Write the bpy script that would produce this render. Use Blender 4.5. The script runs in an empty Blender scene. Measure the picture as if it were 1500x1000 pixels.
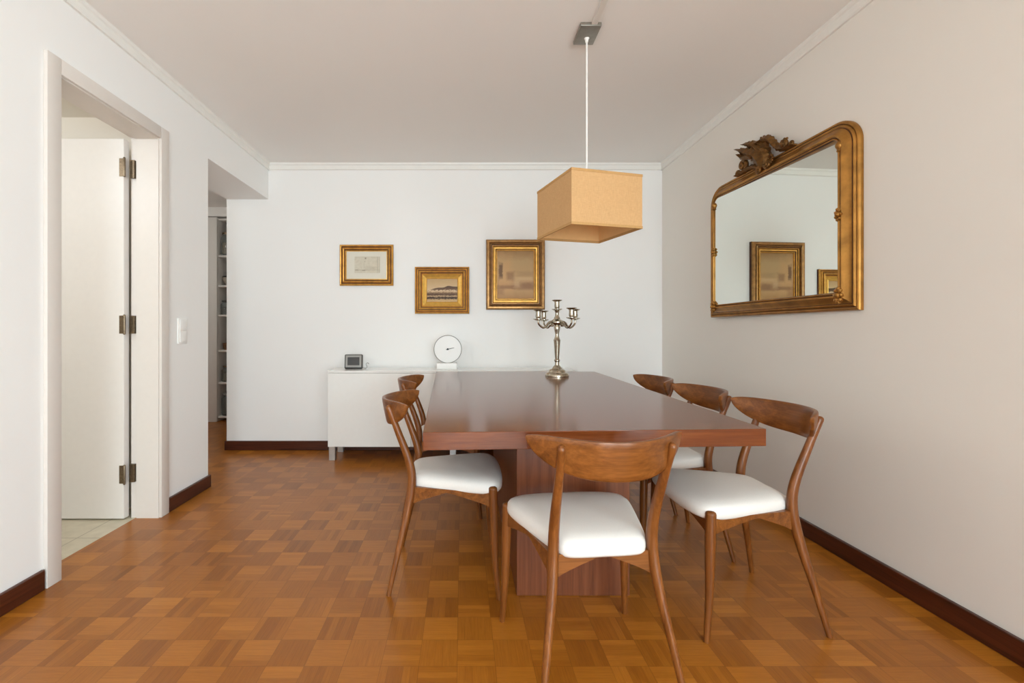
import bpy, bmesh, math, random
from mathutils import Vector, Matrix
random.seed(7)
PI = math.pi
SC = bpy.context.scene
COL = SC.collection

# ------------------------------------------------------------------ colour / nodes
def lin(r, g, b):
    def f(c):
        c /= 255.0
        return c / 12.92 if c <= 0.04045 else ((c + 0.055) / 1.055) ** 2.4
    return (f(r), f(g), f(b), 1.0)

class NT:
    """tiny helper round a material node tree"""
    def __init__(self, name):
        self.mat = bpy.data.materials.new(name)
        self.mat.use_nodes = True
        self.t = self.mat.node_tree
        self.b = self.t.nodes['Principled BSDF']
    def n(self, kind, **kw):
        nd = self.t.nodes.new(kind)
        for k, v in kw.items():
            setattr(nd, k, v)
        return nd
    def put(self, sock, v):
        if isinstance(v, bpy.types.NodeSocket):
            self.t.links.new(v, sock)
        else:
            sock.default_value = v
    def m(self, op, a, b=None, c=None, clamp=False):
        nd = self.n('ShaderNodeMath', operation=op, use_clamp=clamp)
        for i, v in enumerate((a, b, c)):
            if v is not None:
                self.put(nd.inputs[i], v)
        return nd.outputs[0]
    def coords(self, which='Object'):
        return self.n('ShaderNodeTexCoord').outputs[which]
    def sep(self, v):
        nd = self.n('ShaderNodeSeparateXYZ'); self.put(nd.inputs[0], v)
        return nd.outputs[0], nd.outputs[1], nd.outputs[2]
    def comb(self, x, y, z):
        nd = self.n('ShaderNodeCombineXYZ')
        for i, v in enumerate((x, y, z)): self.put(nd.inputs[i], v)
        return nd.outputs[0]
    def mapping(self, v, scale, loc=(0, 0, 0)):
        nd = self.n('ShaderNodeMapping'); self.put(nd.inputs['Vector'], v)
        nd.inputs['Scale'].default_value = scale; nd.inputs['Location'].default_value = loc
        return nd.outputs[0]
    def noise(self, v, scale=5.0, detail=4.0, rough=0.55, dist=0.0):
        nd = self.n('ShaderNodeTexNoise'); self.put(nd.inputs['Vector'], v)
        nd.inputs['Scale'].default_value = scale; nd.inputs['Detail'].default_value = detail
        nd.inputs['Roughness'].default_value = rough; nd.inputs['Distortion'].default_value = dist
        return nd.outputs['Fac']
    def ramp(self, f, stops, interp='LINEAR'):
        nd = self.n('ShaderNodeValToRGB'); self.put(nd.inputs[0], f)
        cr = nd.color_ramp; cr.interpolation = interp
        while len(cr.elements) > 1: cr.elements.remove(cr.elements[-1])
        cr.elements[0].position = stops[0][0]; cr.elements[0].color = stops[0][1]
        for p, c in stops[1:]:
            e = cr.elements.new(p); e.color = c
        return nd.outputs[0]
    def mix(self, f, a, b, blend='MIX'):
        nd = self.n('ShaderNodeMix', data_type='RGBA', blend_type=blend)
        self.put(nd.inputs[0], f); self.put(nd.inputs[6], a); self.put(nd.inputs[7], b)
        return nd.outputs[2]
    def bump(self, h, strength=0.2, dist=0.002):
        nd = self.n('ShaderNodeBump'); self.put(nd.inputs['Height'], h)
        nd.inputs['Strength'].default_value = strength; nd.inputs['Distance'].default_value = dist
        self.t.links.new(nd.outputs[0], self.b.inputs['Normal'])
    def base(self, c): self.put(self.b.inputs['Base Color'], c)
    def set(self, rough=0.5, metal=0.0, spec=0.5, coat=0.0, coat_rough=0.1, trans=0.0, ior=1.45):
        i = self.b.inputs
        self.put(i['Roughness'], rough); i['Metallic'].default_value = metal
        i['Specular IOR Level'].default_value = spec
        i['Coat Weight'].default_value = coat; i['Coat Roughness'].default_value = coat_rough
        i['Transmission Weight'].default_value = trans; i['IOR'].default_value = ior
        return self

def plain(name, rgb, rough=0.5, metal=0.0, spec=0.5, coat=0.0, var=0.03, vscale=30.0):
    k = NT(name)
    f = k.noise(k.coords(), vscale, 3.0)
    c = lin(*rgb)
    lo = tuple(max(0, x * (1 - var)) for x in c[:3]) + (1,)
    hi = tuple(min(1, x * (1 + var)) for x in c[:3]) + (1,)
    k.base(k.ramp(f, [(0.3, lo), (0.7, hi)]))
    k.set(rough, metal, spec, coat)
    return k.mat

def paint(name, rgb, rough=0.75, bump=0.08, scale=260.0):
    k = NT(name)
    f = k.noise(k.coords(), scale, 4.0)
    g = k.noise(k.coords(), 1.3, 2.0)
    c = lin(*rgb)
    k.base(k.ramp(g, [(0.3, tuple(x * 0.985 for x in c[:3]) + (1,)), (0.7, c)]))
    k.set(rough, 0, 0.25)
    k.bump(f, bump, 0.001)
    return k.mat

def wood(name, dark, mid, light, axis='z', rough=0.32, scale=1.0, coat=0.15, spec=0.5):
    k = NT(name)
    long, cross = 2.2 * scale, 42.0 * scale
    s = {'x': (long, cross, cross), 'y': (cross, long, cross), 'z': (cross, cross, long)}[axis]
    v = k.mapping(k.coords(), s)
    a = k.noise(v, 1.0, 6.0, 0.6, 0.6)
    s2 = tuple(q * 5 if q == cross else q * 2.2 for q in s)
    fine = k.noise(k.mapping(k.coords(), s2), 1.0, 3.0, 0.5)
    f = k.m('ADD', k.m('MULTIPLY', a, 0.72), k.m('MULTIPLY', fine, 0.28))
    k.base(k.ramp(f, [(0.34, lin(*dark)), (0.5, lin(*mid)), (0.66, lin(*light))]))
    k.set(rough, 0, spec, coat, 0.12)
    k.bump(fine, 0.05, 0.0006)
    return k.mat

# ------------------------------------------------------------------ geometry helpers
def finish(bm, angle=35.0, smooth=True):
    bmesh.ops.recalc_face_normals(bm, faces=bm.faces)
    a = math.radians(angle)
    for f in bm.faces: f.smooth = smooth
    if smooth:
        for e in bm.edges:
            if len(e.link_faces) == 2:
                try:
                    if e.calc_face_angle() > a: e.smooth = False
                except ValueError:
                    pass

def obj(name, bm, mat, parent=None, smooth=True, angle=35.0, loc=None):
    finish(bm, angle, smooth)
    me = bpy.data.meshes.new(name)
    bm.to_mesh(me); bm.free()
    for m in (mat if isinstance(mat, (list, tuple)) else [mat]): me.materials.append(m)
    o = bpy.data.objects.new(name, me)
    COL.objects.link(o)
    if loc: o.location = loc
    if parent: o.parent = parent
    return o

def struct(name, bm, mat, parent=None, **kw):
    o = obj(name, bm, mat, parent, **kw)
    if parent is None: o['kind'] = 'structure'
    return o

def tag(o, label, cat, group=None):
    o['label'] = label; o['category'] = cat
    if group: o['group'] = group
    return o

def thing(name, label, cat, loc=(0, 0, 0), rz=0.0, group=None):
    o = bpy.data.objects.new(name, None); COL.objects.link(o)
    o.empty_display_size = 0.05
    o.location = loc; o.rotation_euler = (0, 0, rz)
    return tag(o, label, cat, group)

def dup(root, loc, rz, label):
    r = root.copy(); COL.objects.link(r)
    r.location = loc; r.rotation_euler = (0, 0, rz); r['label'] = label
    for ch in list(root.children):
        c = ch.copy(); COL.objects.link(c); c.parent = r
        for g in ch.children:
            d = g.copy(); COL.objects.link(d); d.parent = c
    return r

def B(): return bmesh.new()

def box(bm, x0, x1, y0, y1, z0, z1, bev=0.0, seg=2, mi=0):
    vs = [bm.verts.new((x, y, z)) for z in (z0, z1) for y in (y0, y1) for x in (x0, x1)]
    q = [(0, 1, 3, 2), (4, 6, 7, 5), (0, 4, 5, 1), (2, 3, 7, 6), (0, 2, 6, 4), (1, 5, 7, 3)]
    fs = [bm.faces.new([vs[i] for i in f]) for f in q]
    for f in fs: f.material_index = mi
    if bev > 0:
        es = list({e for f in fs for e in f.edges})
        bmesh.ops.recalc_face_normals(bm, faces=fs)
        bmesh.ops.bevel(bm, geom=es, offset=bev, segments=seg, profile=0.5, affect='EDGES', clamp_overlap=True)
    return bm

def prism(bm, pts, z0, z1, bev=0.0, seg=2):
    lo = [bm.verts.new((p[0], p[1], z0)) for p in pts]
    hi = [bm.verts.new((p[0], p[1], z1)) for p in pts]
    n = len(pts)
    fs = [bm.faces.new(list(reversed(lo))), bm.faces.new(hi)]
    for i in range(n):
        fs.append(bm.faces.new((lo[i], lo[(i + 1) % n], hi[(i + 1) % n], hi[i])))
    if bev > 0:
        es = list({e for f in fs for e in f.edges})
        bmesh.ops.recalc_face_normals(bm, faces=fs)
        bmesh.ops.bevel(bm, geom=es, offset=bev, segments=seg, profile=0.5, affect='EDGES', clamp_overlap=True)
    return bm

def catmull(pts, n=8):
    P = [Vector(p) for p in pts]
    out = []
    for i in range(len(P) - 1):
        p0 = P[i - 1] if i > 0 else P[i] * 2 - P[i + 1]
        p1, p2 = P[i], P[i + 1]
        p3 = P[i + 2] if i + 2 < len(P) else P[i + 1] * 2 - P[i]
        for j in range(n):
            t = j / n
            out.append(0.5 * ((2 * p1) + (p2 - p0) * t + (2 * p0 - 5 * p1 + 4 * p2 - p3) * t * t
                              + (3 * p1 - p0 - 3 * p2 + p3) * t ** 3))
    out.append(P[-1].copy())
    return out

def tube(bm, pts, radii, seg=12, round_ends=(True, True), ratio=1.0, up=None):
    """swept tube; radii per point; ratio squashes the binormal axis; ends can be rounded"""
    P = [Vector(p) for p in pts]; R = list(radii)
    def cap(p, d, r):
        steps = [(0.45, 0.90), (0.78, 0.63), (0.95, 0.30)]
        return [(p + d * (r * a), r * b) for a, b in steps]
    if round_ends[0]:
        c = cap(P[0], (P[0] - P[1]).normalized(), R[0])
        P = [q for q, _ in reversed(c)] + P; R = [r for _, r in reversed(c)] + R
    if round_ends[1]:
        c = cap(P[-1], (P[-1] - P[-2]).normalized(), R[-1])
        P = P + [q for q, _ in c]; R = R + [r for _, r in c]
    rings = []
    t0 = (P[1] - P[0]).normalized()
    nrm = Vector(up) if up else (Vector((0, 0, 1)) if abs(t0.z) < 0.9 else Vector((1, 0, 0)))
    for i, p in enumerate(P):
        t = (P[min(i + 1, len(P) - 1)] - P[max(i - 1, 0)]).normalized()
        nrm = (nrm - t * nrm.dot(t)).normalized()
        b = t.cross(nrm)
        rings.append([bm.verts.new(p + (nrm * math.cos(2 * PI * k / seg) + b * (ratio * math.sin(2 * PI * k / seg))) * R[i])
                      for k in range(seg)])
    for a, b in zip(rings[:-1], rings[1:]):
        for k in range(seg):
            bm.faces.new((a[k], a[(k + 1) % seg], b[(k + 1) % seg], b[k]))
    bm.faces.new(list(reversed(rings[0]))); bm.faces.new(rings[-1])
    return bm

def lathe(bm, prof, seg=32, cx=0.0, cy=0.0, cz=0.0, closed=False):
    rings = []
    for r, z in prof:
        if r < 1e-6: rings.append([bm.verts.new((cx, cy, cz + z))])
        else: rings.append([bm.verts.new((cx + r * math.cos(2 * PI * k / seg), cy + r * math.sin(2 * PI * k / seg), cz + z)) for k in range(seg)])
    for a, b in (list(zip(rings, rings[1:] + rings[:1])) if closed else list(zip(rings[:-1], rings[1:]))):
        for k in range(seg):
            k2 = (k + 1) % seg
            if len(a) == 1 and len(b) == 1: continue
            if len(a) == 1: bm.faces.new((a[0], b[k2], b[k]))
            elif len(b) == 1: bm.faces.new((a[k], a[k2], b[0]))
            else: bm.faces.new((a[k], a[k2], b[k2], b[k]))
    if closed: return bm
    if len(rings[0]) > 1: bm.faces.new(list(reversed(rings[0])))
    if len(rings[-1]) > 1: bm.faces.new(rings[-1])
    return bm

def loop_moulding(bm, path_at, prof, grooves=()):
    """closed moulding: path_at(d) -> closed list of (x,z) inset by d; prof = [(inset, protrusion)], front is -y"""
    loops = [[bm.verts.new((x, -p, z)) for x, z in path_at(d)] for d, p in prof]
    n = len(loops[0])
    m = len(loops)
    for i in range(m):
        a, b = loops[i], loops[(i + 1) % m]
        for k in range(n):
            f = bm.faces.new((a[k], a[(k + 1) % n], b[(k + 1) % n], b[k]))
            if i in grooves: f.material_index = 1
    return bm

def rect_path(w, h):
    return lambda d: [(-w / 2 + d, -h / 2 + d), (w / 2 - d, -h / 2 + d), (w / 2 - d, h / 2 - d), (-w / 2 + d, h / 2 - d)]

# ------------------------------------------------------------------ materials
M = {}
M['wall'] = paint('white_wall_paint', (246, 245, 243))
M['wall_right'] = paint('right_wall_paint', (240, 236, 229), bump=0.14, scale=320)
M['ceiling'] = paint('ceiling_paint', (246, 244, 241))
M['trim'] = plain('white_lacquer_trim', (240, 238, 233), 0.35, var=0.01)
M['door_paint'] = plain('cream_door_lacquer', (231, 226, 221), 0.38, var=0.01)
M['casing'] = plain('white_casing_lacquer', (224, 217, 210), 0.38, var=0.01)
M['bath_wall'] = paint('bathroom_wall_paint', (238, 232, 222))
M['base'] = wood('dark_skirting_wood', (50, 20, 10), (72, 32, 18), (90, 44, 26), 'y', 0.35)
M['base_x'] = wood('dark_skirting_wood_across', (50, 20, 10), (72, 32, 18), (90, 44, 26), 'x', 0.35)
M['table'] = wood('table_veneer', (90, 44, 18), (110, 56, 24), (126, 69, 32), 'x', 0.155, 0.8, 0.0, 0.42)
M['pedestal'] = wood('pedestal_veneer', (90, 48, 27), (110, 61, 36), (124, 73, 45), 'z', 0.30, 0.8, 0.0, 0.4)
M['chair'] = wood('chair_walnut', (94, 50, 18), (120, 69, 28), (142, 86, 40), 'z', 0.30, 1.0, 0.0)
M['chair_x'] = wood('chair_walnut_rail', (94, 50, 18), (122, 71, 28), (144, 88, 40), 'x', 0.30, 1.0, 0.0)
M['seat'] = plain('white_leather', (231, 228, 223), 0.48, spec=0.4, var=0.015, vscale=200)
M['white_gloss'] = plain('white_gloss_lacquer', (240, 239, 235), 0.14, var=0.008)
M['alu'] = plain('brushed_aluminium', (200, 200, 198), 0.35, 0.85)
M['silver'] = plain('silver_plate', (186, 176, 158), 0.2, 1.0, var=0.12, vscale=60)
M['steel'] = plain('brushed_steel', (150, 145, 136), 0.38, 0.7, var=0.1)
M['bronze'] = plain('aged_brass', (122, 106, 86), 0.36, 0.8, var=0.25, vscale=120)
M['gold'] = plain('gilt', (212, 158, 78), 0.33, 0.65, var=0.22, vscale=26)
M['gold_bright'] = plain('bright_gilt', (226, 178, 88), 0.34, 0.6, var=0.1, vscale=40)
M['gold_dark'] = plain('dark_gilt', (158, 116, 68), 0.34, 0.6, var=0.25, vscale=30)
M['gold_mirror'] = plain('antique_gilt', (164, 116, 54), 0.36, 0.7, var=0.28, vscale=18)
M['gold_crest'] = plain('carved_antique_gilt', (116, 80, 38), 0.42, 0.6, var=0.4, vscale=40)
M['gold_groove'] = plain('dark_bole_groove', (74, 36, 16), 0.45, 0.3, var=0.2, vscale=40)
M['mat'] = plain('off_white_mount', (226, 222, 208), 0.8, var=0.01)
M['black'] = plain('black_plastic', (38, 37, 36), 0.4)
M['dark_grey'] = plain('charcoal_plastic', (62, 60, 58), 0.4)
M['grey_bezel'] = plain('grey_plastic', (150, 148, 143), 0.4)
M['screen'] = plain('dark_screen', (52, 52, 52), 0.2)
M['cord'] = plain('white_cord', (240, 238, 234), 0.5)
M['plug'] = plain('white_plastic', (246, 245, 242), 0.35, var=0.005)
M['shelf'] = plain('white_shelf_board', (228, 226, 222), 0.5, var=0.01)
M['book_back'] = plain('grey_back_panel', (96, 88, 80), 0.6)

def mirror_mat():
    k = NT('mirror_silvering')
    f = k.noise(k.coords(), 3.0, 2.0)
    k.base(k.ramp(f, [(0.3, (0.80, 0.83, 0.775, 1)), (0.7, (0.81, 0.84, 0.785, 1))]))
    k.set(0.005, 1.0)
    return k.mat
M['mirror'] = mirror_mat()

def glass_mat(name, rgb, rough=0.03):
    k = NT(name)
    f = k.noise(k.coords(), 8.0, 2.0)
    c = lin(*rgb)
    k.base(k.ramp(f, [(0.3, tuple(x * 0.97 for x in c[:3]) + (1,)), (0.7, c)]))
    k.set(rough, 0, 0.5, 0, 0.1, 0.9, 1.45)
    return k.mat
M['jar_glass'] = glass_mat('jar_glass', (225, 232, 230))

def parquet():
    k = NT('mosaic_parquet')
    X, Y, Z = k.sep(k.coords('Object'))
    S = 0.1197
    u = k.m('DIVIDE', k.m('ADD', X, 0.0156 + 40 * S), S)
    v = k.m('DIVIDE', k.m('ADD', Y, -1.397 + 40 * S), S)
    fu, fv = k.m('FRACT', u), k.m('FRACT', v)
    i, j = k.m('FLOOR', u), k.m('FLOOR', v)
    par = k.m('FLOORED_MODULO', k.m('ADD', i, j), 2.0)          # 0: strips run along X
    def sel(a, b):                                              # par ? b : a
        return k.m('ADD', k.m('MULTIPLY', a, k.m('SUBTRACT', 1.0, par)), k.m('MULTIPLY', b, par))
    across, along = sel(fv, fu), sel(fu, fv)
    q = k.m('MULTIPLY', across, 5.0)
    fin, ff = k.m('FLOOR', q), k.m('FRACT', q)
    def wn(a, b, c):
        nd = k.n('ShaderNodeTexWhiteNoise', noise_dimensions='3D')
        k.put(nd.inputs['Vector'], k.comb(a, b, c)); return nd.outputs['Value']
    r_tile = wn(i, j, 3.3)
    r_fin = wn(k.m('ADD', i, k.m('MULTIPLY', fin, 17.13)), j, 9.1)
    r_gate = wn(i, k.m('ADD', j, 31.0), 5.7)
    gv = k.comb(k.m('ADD', k.m('MULTIPLY', along, 1.6), k.m('MULTIPLY', r_fin, 40)),
                k.m('ADD', k.m('MULTIPLY', across, 26.0), k.m('MULTIPLY', r_tile, 90)), k.m('MULTIPLY', fin, 7.7))
    grain = k.noise(gv, 1.0, 5.0, 0.6, 0.4)
    # tone: grain-direction sheen painted into the colour + tile + strip + grain
    tone = k.m('ADD', k.m('MULTIPLY', k.m('SUBTRACT', 1.0, par), 0.125), 0.352)
    tone = k.m('ADD', tone, k.m('MULTIPLY', k.m('SUBTRACT', r_tile, 0.5), 0.15))
    tone = k.m('ADD', tone, k.m('MULTIPLY', k.m('MULTIPLY', k.m('SUBTRACT', r_fin, 0.5), 0.20), k.m('GREATER_THAN', r_gate, 0.45)))
    tone = k.m('ADD', tone, k.m('MULTIPLY', k.m('SUBTRACT', grain, 0.5), 0.36))
    colr = k.ramp(tone, [(0.0, lin(114, 62, 12)), (0.35, lin(153, 91, 24)), (0.6, lin(180, 113, 36)), (1.0, lin(206, 142, 60))])
    # joints
    def edge(f, w):
        d = k.m('MINIMUM', f, k.m('SUBTRACT', 1.0, f)); return k.m('LESS_THAN', d, w)
    tile_e = k.m('MAXIMUM', edge(fu, 0.006), edge(fv, 0.006))
    fin_e = k.m('MULTIPLY', edge(ff, 0.02), 0.35)
    e = k.m('MAXIMUM', k.m('MULTIPLY', tile_e, 0.5), fin_e)
    k.base(k.mix(e, colr, lin(84, 44, 16)))
    wear = k.noise(k.coords('Object'), 2.3, 3.0)
    k.set(k.m('ADD', k.m('MULTIPLY', wear, 0.10), 0.25), 0, 0.5, 0.0)
    k.bump(k.m('ADD', k.m('MULTIPLY', grain, 0.4), k.m('MULTIPLY', e, -0.6)), 0.06, 0.001)
    return k.mat
M['parquet'] = parquet()

def tiles():
    k = NT('bathroom_tile')
    X, Y, Z = k.sep(k.coords('Object'))
    fu = k.m('FRACT', k.m('DIVIDE', k.m('ADD', X, 10.05), 0.30)); fv = k.m('FRACT', k.m('DIVIDE', k.m('ADD', Y, 10.04), 0.30))
    def edge(f):
        d = k.m('MINIMUM', f, k.m('SUBTRACT', 1.0, f)); return k.m('LESS_THAN', d, 0.008)
    e = k.m('MAXIMUM', edge(fu), edge(fv))
    n = k.noise(k.coords('Object'), 14.0, 4.0)
    k.base(k.mix(e, k.ramp(n, [(0.3, lin(196, 188, 166)), (0.7, lin(212, 204, 182))]), lin(160, 150, 130)))
    k.set(0.3)
    return k.mat
M['tile'] = tiles()

def linen(name, a, b):
    k = NT(name)
    v = k.coords('Object')
    w1 = k.noise(k.mapping(v, (60, 60, 900)), 1.0, 3.0)
    w2 = k.noise(k.mapping(v, (700, 700, 40)), 1.0, 3.0)
    f = k.m('ADD', k.m('MULTIPLY', w1, 0.5), k.m('MULTIPLY', w2, 0.5))
    k.base(k.ramp(f, [(0.35, lin(*a)), (0.65, lin(*b))]))
    k.set(0.85, 0, 0.15)
    k.bump(f, 0.25, 0.0008)
    return k.mat
M['shade'] = linen('straw_linen', (196, 156, 108), (216, 174, 126))
M['shade_trim'] = linen('straw_linen_band', (184, 144, 92), (202, 160, 108))
M['shade_in'] = plain('shade_lining', (226, 184, 128), 0.8)

def sat(k, x):
    return k.m('MINIMUM', k.m('MAXIMUM', x, 0.0), 1.0)
def blob(k, u, v, cu, cv, ru, rv, soft=0.35, wob=None):
    du = k.m('DIVIDE', k.m('SUBTRACT', u, cu), ru); dv = k.m('DIVIDE', k.m('SUBTRACT', v, cv), rv)
    d = k.m('MAXIMUM', k.m('ABSOLUTE', du), k.m('ABSOLUTE', dv))
    if wob is not None: d = k.m('ADD', d, k.m('MULTIPLY', k.m('SUBTRACT', wob, 0.5), 1.1))
    return sat(k, k.m('DIVIDE', k.m('SUBTRACT', 1.0 + soft * 0.5, d), soft))

def painting_hills():
    k = NT('sepia_hill_landscape')
    u, y, v = k.sep(k.coords('Generated'))
    wob = k.noise(k.comb(k.m('MULTIPLY', u, 6.0), k.m('MULTIPLY', v, 13.0), 0.0), 1.0, 5.0, 0.65)
    wob2 = k.noise(k.comb(k.m('MULTIPLY', u, 14.0), k.m('MULTIPLY', v, 22.0), 4.0), 1.0, 4.0, 0.6)
    fc = k.n('ShaderNodeFloatCurve'); cv = fc.mapping.curves[0]
    cv.points[0].location = (0, 0.47); cv.points[1].location = (1, 0.655)
    for p in ((0.14, 0.53), (0.33, 0.60), (0.55, 0.62), (0.70, 0.685), (0.84, 0.66)): cv.points.new(*p)
    fc.mapping.update(); k.put(fc.inputs['Value'], u)
    hill = fc.outputs[0]
    sky = k.ramp(k.m('ADD', v, k.m('MULTIPLY', k.m('SUBTRACT', wob, 0.5), 0.2)),
                 [(0.5, lin(216, 188, 148)), (0.8, lin(202, 170, 126)), (1.0, lin(190, 156, 110))])
    vv = k.m('ADD', v, k.m('MULTIPLY', k.m('SUBTRACT', wob2, 0.5), 0.20))
    land = k.ramp(vv, [(0.0, lin(206, 172, 124)), (0.10, lin(194, 160, 114)), (0.155, lin(52, 34, 22)), (0.20, lin(66, 46, 32)),
                       (0.25, lin(200, 170, 130)), (0.30, lin(84, 58, 40)), (0.36, lin(108, 78, 56)), (0.42, lin(170, 140, 104)),
                       (0.48, lin(222, 196, 160)), (0.53, lin(112, 84, 62)), (0.66, lin(86, 64, 48))])
    up = sat(k, k.m('MULTIPLY', k.m('SUBTRACT', v, hill), 60.0))
    k.base(k.mix(up, land, sky)); k.set(0.45, 0, 0.3)
    return k.mat

def painting_ruin():
    k = NT('hazy_tan_landscape')
    u, y, v = k.sep(k.coords('Generated'))
    wob = k.noise(k.comb(k.m('MULTIPLY', u, 5.0), k.m('MULTIPLY', v, 8.0), 2.0), 1.0, 6.0, 0.65)
    wob2 = k.noise(k.comb(k.m('MULTIPLY', u, 9.0), k.m('MULTIPLY', v, 26.0), 7.0), 1.0, 5.0, 0.6)
    vv = k.m('ADD', v, k.m('MULTIPLY', k.m('SUBTRACT', wob, 0.5), 0.16))
    c = k.ramp(vv, [(0.0, lin(172, 130, 84)), (0.16, lin(190, 152, 106)), (0.22, lin(178, 138, 98)), (0.28, lin(176, 136, 98)),
                    (0.36, lin(196, 158, 114)), (0.55, lin(192, 158, 112)), (0.78, lin(190, 160, 116)), (1.0, lin(162, 126, 82))])
    tan, dk, vdk, lt = lin(150, 108, 74), lin(136, 98, 70), lin(98, 70, 54), lin(210, 178, 136)
    c = k.mix(k.m('MULTIPLY', blob(k, u, v, 0.20, 0.50, 0.19, 0.34, 0.8, wob), 0.55), c, lin(206, 160, 108))
    c = k.mix(k.m('MULTIPLY', blob(k, u, v, 0.10, 0.58, 0.05, 0.15, 0.6, wob2), 0.8), c, vdk)
    c = k.mix(k.m('MULTIPLY', blob(k, u, v, 0.36, 0.47, 0.10, 0.085, 0.8, wob), 0.6), c, dk)
    c = k.mix(k.m('MULTIPLY', blob(k, u, v, 0.80, 0.52, 0.24, 0.05, 1.0, wob2), 0.4), c, lin(160, 132, 96))
    c = k.mix(k.m('MULTIPLY', blob(k, u, v, 0.75, 0.42, 0.25, 0.03, 1.0, wob2), 0.5), c, lt)
    c = k.mix(k.m('MULTIPLY', blob(k, u, v, 0.82, 0.27, 0.18, 0.07, 0.9, wob), 0.55), c, dk)
    c = k.mix(k.m('MULTIPLY', blob(k, u, v, 0.24, 0.24, 0.26, 0.035, 0.9, wob2), 0.6), c, dk)
    c = k.mix(k.m('MULTIPLY', blob(k, u, v, 0.54, 0.31, 0.07, 0.06, 1.0, wob), 0.5), c, lt)
    c = k.mix(k.m('MULTIPLY', blob(k, u, v, 0.08, 0.14, 0.10, 0.06, 1.0, wob), 0.5), c, tan)
    k.base(c); k.set(0.45, 0, 0.3)
    return k.mat

def drawing():
    k = NT('faint_pencil_drawing')
    u, y, v = k.sep(k.coords('Generated'))
    wob = k.noise(k.comb(k.m('MULTIPLY', u, 10.0), k.m('MULTIPLY', v, 8.0), 2.0), 1.0, 5.0, 0.65)
    wob2 = k.noise(k.comb(k.m('MULTIPLY', u, 30.0), k.m('MULTIPLY', v, 30.0), 7.0), 1.0, 3.0, 0.6)
    c = k.ramp(wob, [(0.3, lin(206, 198, 178)), (0.7, lin(220, 213, 196))])
    g = lin(128, 116, 96)
    for cu, cv, ru, rv, a in ((0.43, 0.9, 0.03, 0.04, 0.8), (0.40, 0.70, 0.03, 0.025, 0.3), (0.37, 0.42, 0.02, 0.16, 0.12),
                              (0.36, 0.16, 0.06, 0.03, 0.55), (0.08, 0.18, 0.06, 0.03, 0.5), (0.5, 0.17, 0.42, 0.012, 0.4),
                              (0.90, 0.55, 0.014, 0.45, 0.35), (0.5, 0.99, 0.49, 0.012, 0.25), (0.97, 0.5, 0.012, 0.49, 0.25), (0.66, 0.30, 0.22, 0.10, 0.16)):
        c = k.mix(k.m('MULTIPLY', blob(k, u, v, cu, cv, ru, rv, 0.8, wob2), a), c, g)
    k.base(c); k.set(0.8, 0, 0.2)
    return k.mat
M['hills'], M['ruin'], M['drawing'] = painting_hills(), painting_ruin(), drawing()

# ------------------------------------------------------------------ camera
H = 1.05
cam = bpy.data.cameras.new('camera')
cam.sensor_width = 36.0; cam.lens = 36.0 * 654 / 1500.0
cam.shift_x = (750 - 677) / 1500.0
cam.shift_y = (484 - 500) / 1500.0
cam.clip_start = 0.02
co = bpy.data.objects.new('camera', cam); COL.objects.link(co)
co.location = (0, 0, H); co.rotation_euler = (PI / 2, 0, 0)
SC.camera = co

# ------------------------------------------------------------------ room shell
XL, XR, YB, YR, ZC = -1.705, 1.76, 3.93, -4.2, 2.522
D0, D1, DZ = 1.888, 2.500, 2.122          # door opening in the left wall
OY, OZ = 2.995, 2.205                     # passage opening: start depth, lintel height
XP = -2.073                               # left end of the back wall
HC = 2.47                                 # hall ceiling
YH = 5.16                                 # far face of the hall

fl = B()
box(fl, -1.832, XR + 0.1, YR - 0.1, YB + 0.02, -0.06, 0)
box(fl, -3.6, -1.832, 2.86, 5.7, -0.06, 0)
struct('floor', fl, M['parquet'], smooth=False)
struct('floor_bathroom', box(B(), -3.4, -1.832, 0.7, 2.76, -0.06, 0.0), M['tile'], smooth=False)
struct('ceiling', box(B(), XL - 0.2, XR + 0.1, YR - 0.1, YB + 0.1, ZC, ZC + 0.1), M['ceiling'], smooth=False)

wl = B()
t = 0.155
box(wl, XL - t, XL, YR - 0.1, D0 - 0.02, 0, ZC)
box(wl, XL - t, XL, D0 - 0.02, D1 + 0.02, DZ + 0.02, ZC)
box(wl, XL - t, XL, D1 + 0.02, OY, 0, ZC)
box(wl, XP, XL, OY, YB, OZ, ZC)
struct('wall_left', wl, M['wall'], smooth=False)

wb = B()
box(wb, XP, XR + 0.1, YB, YB + 0.12, 0, ZC)
struct('wall_back', wb, M['wall'], smooth=False)

# right wall with a window behind the camera
W1 = (-2.0, -0.7, 0.15, 2.30)
wr = B()
box(wr, XR, XR + 0.1, W1[1], YB, 0, ZC)
box(wr, XR, XR + 0.1, YR - 0.1, W1[0], 0, ZC)
box(wr, XR, XR + 0.1, W1[0], W1[1], 0, W1[2])
box(wr, XR, XR + 0.1, W1[0], W1[1], W1[3], ZC)
struct('wall_right', wr, M['wall_right'], smooth=False)
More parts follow.
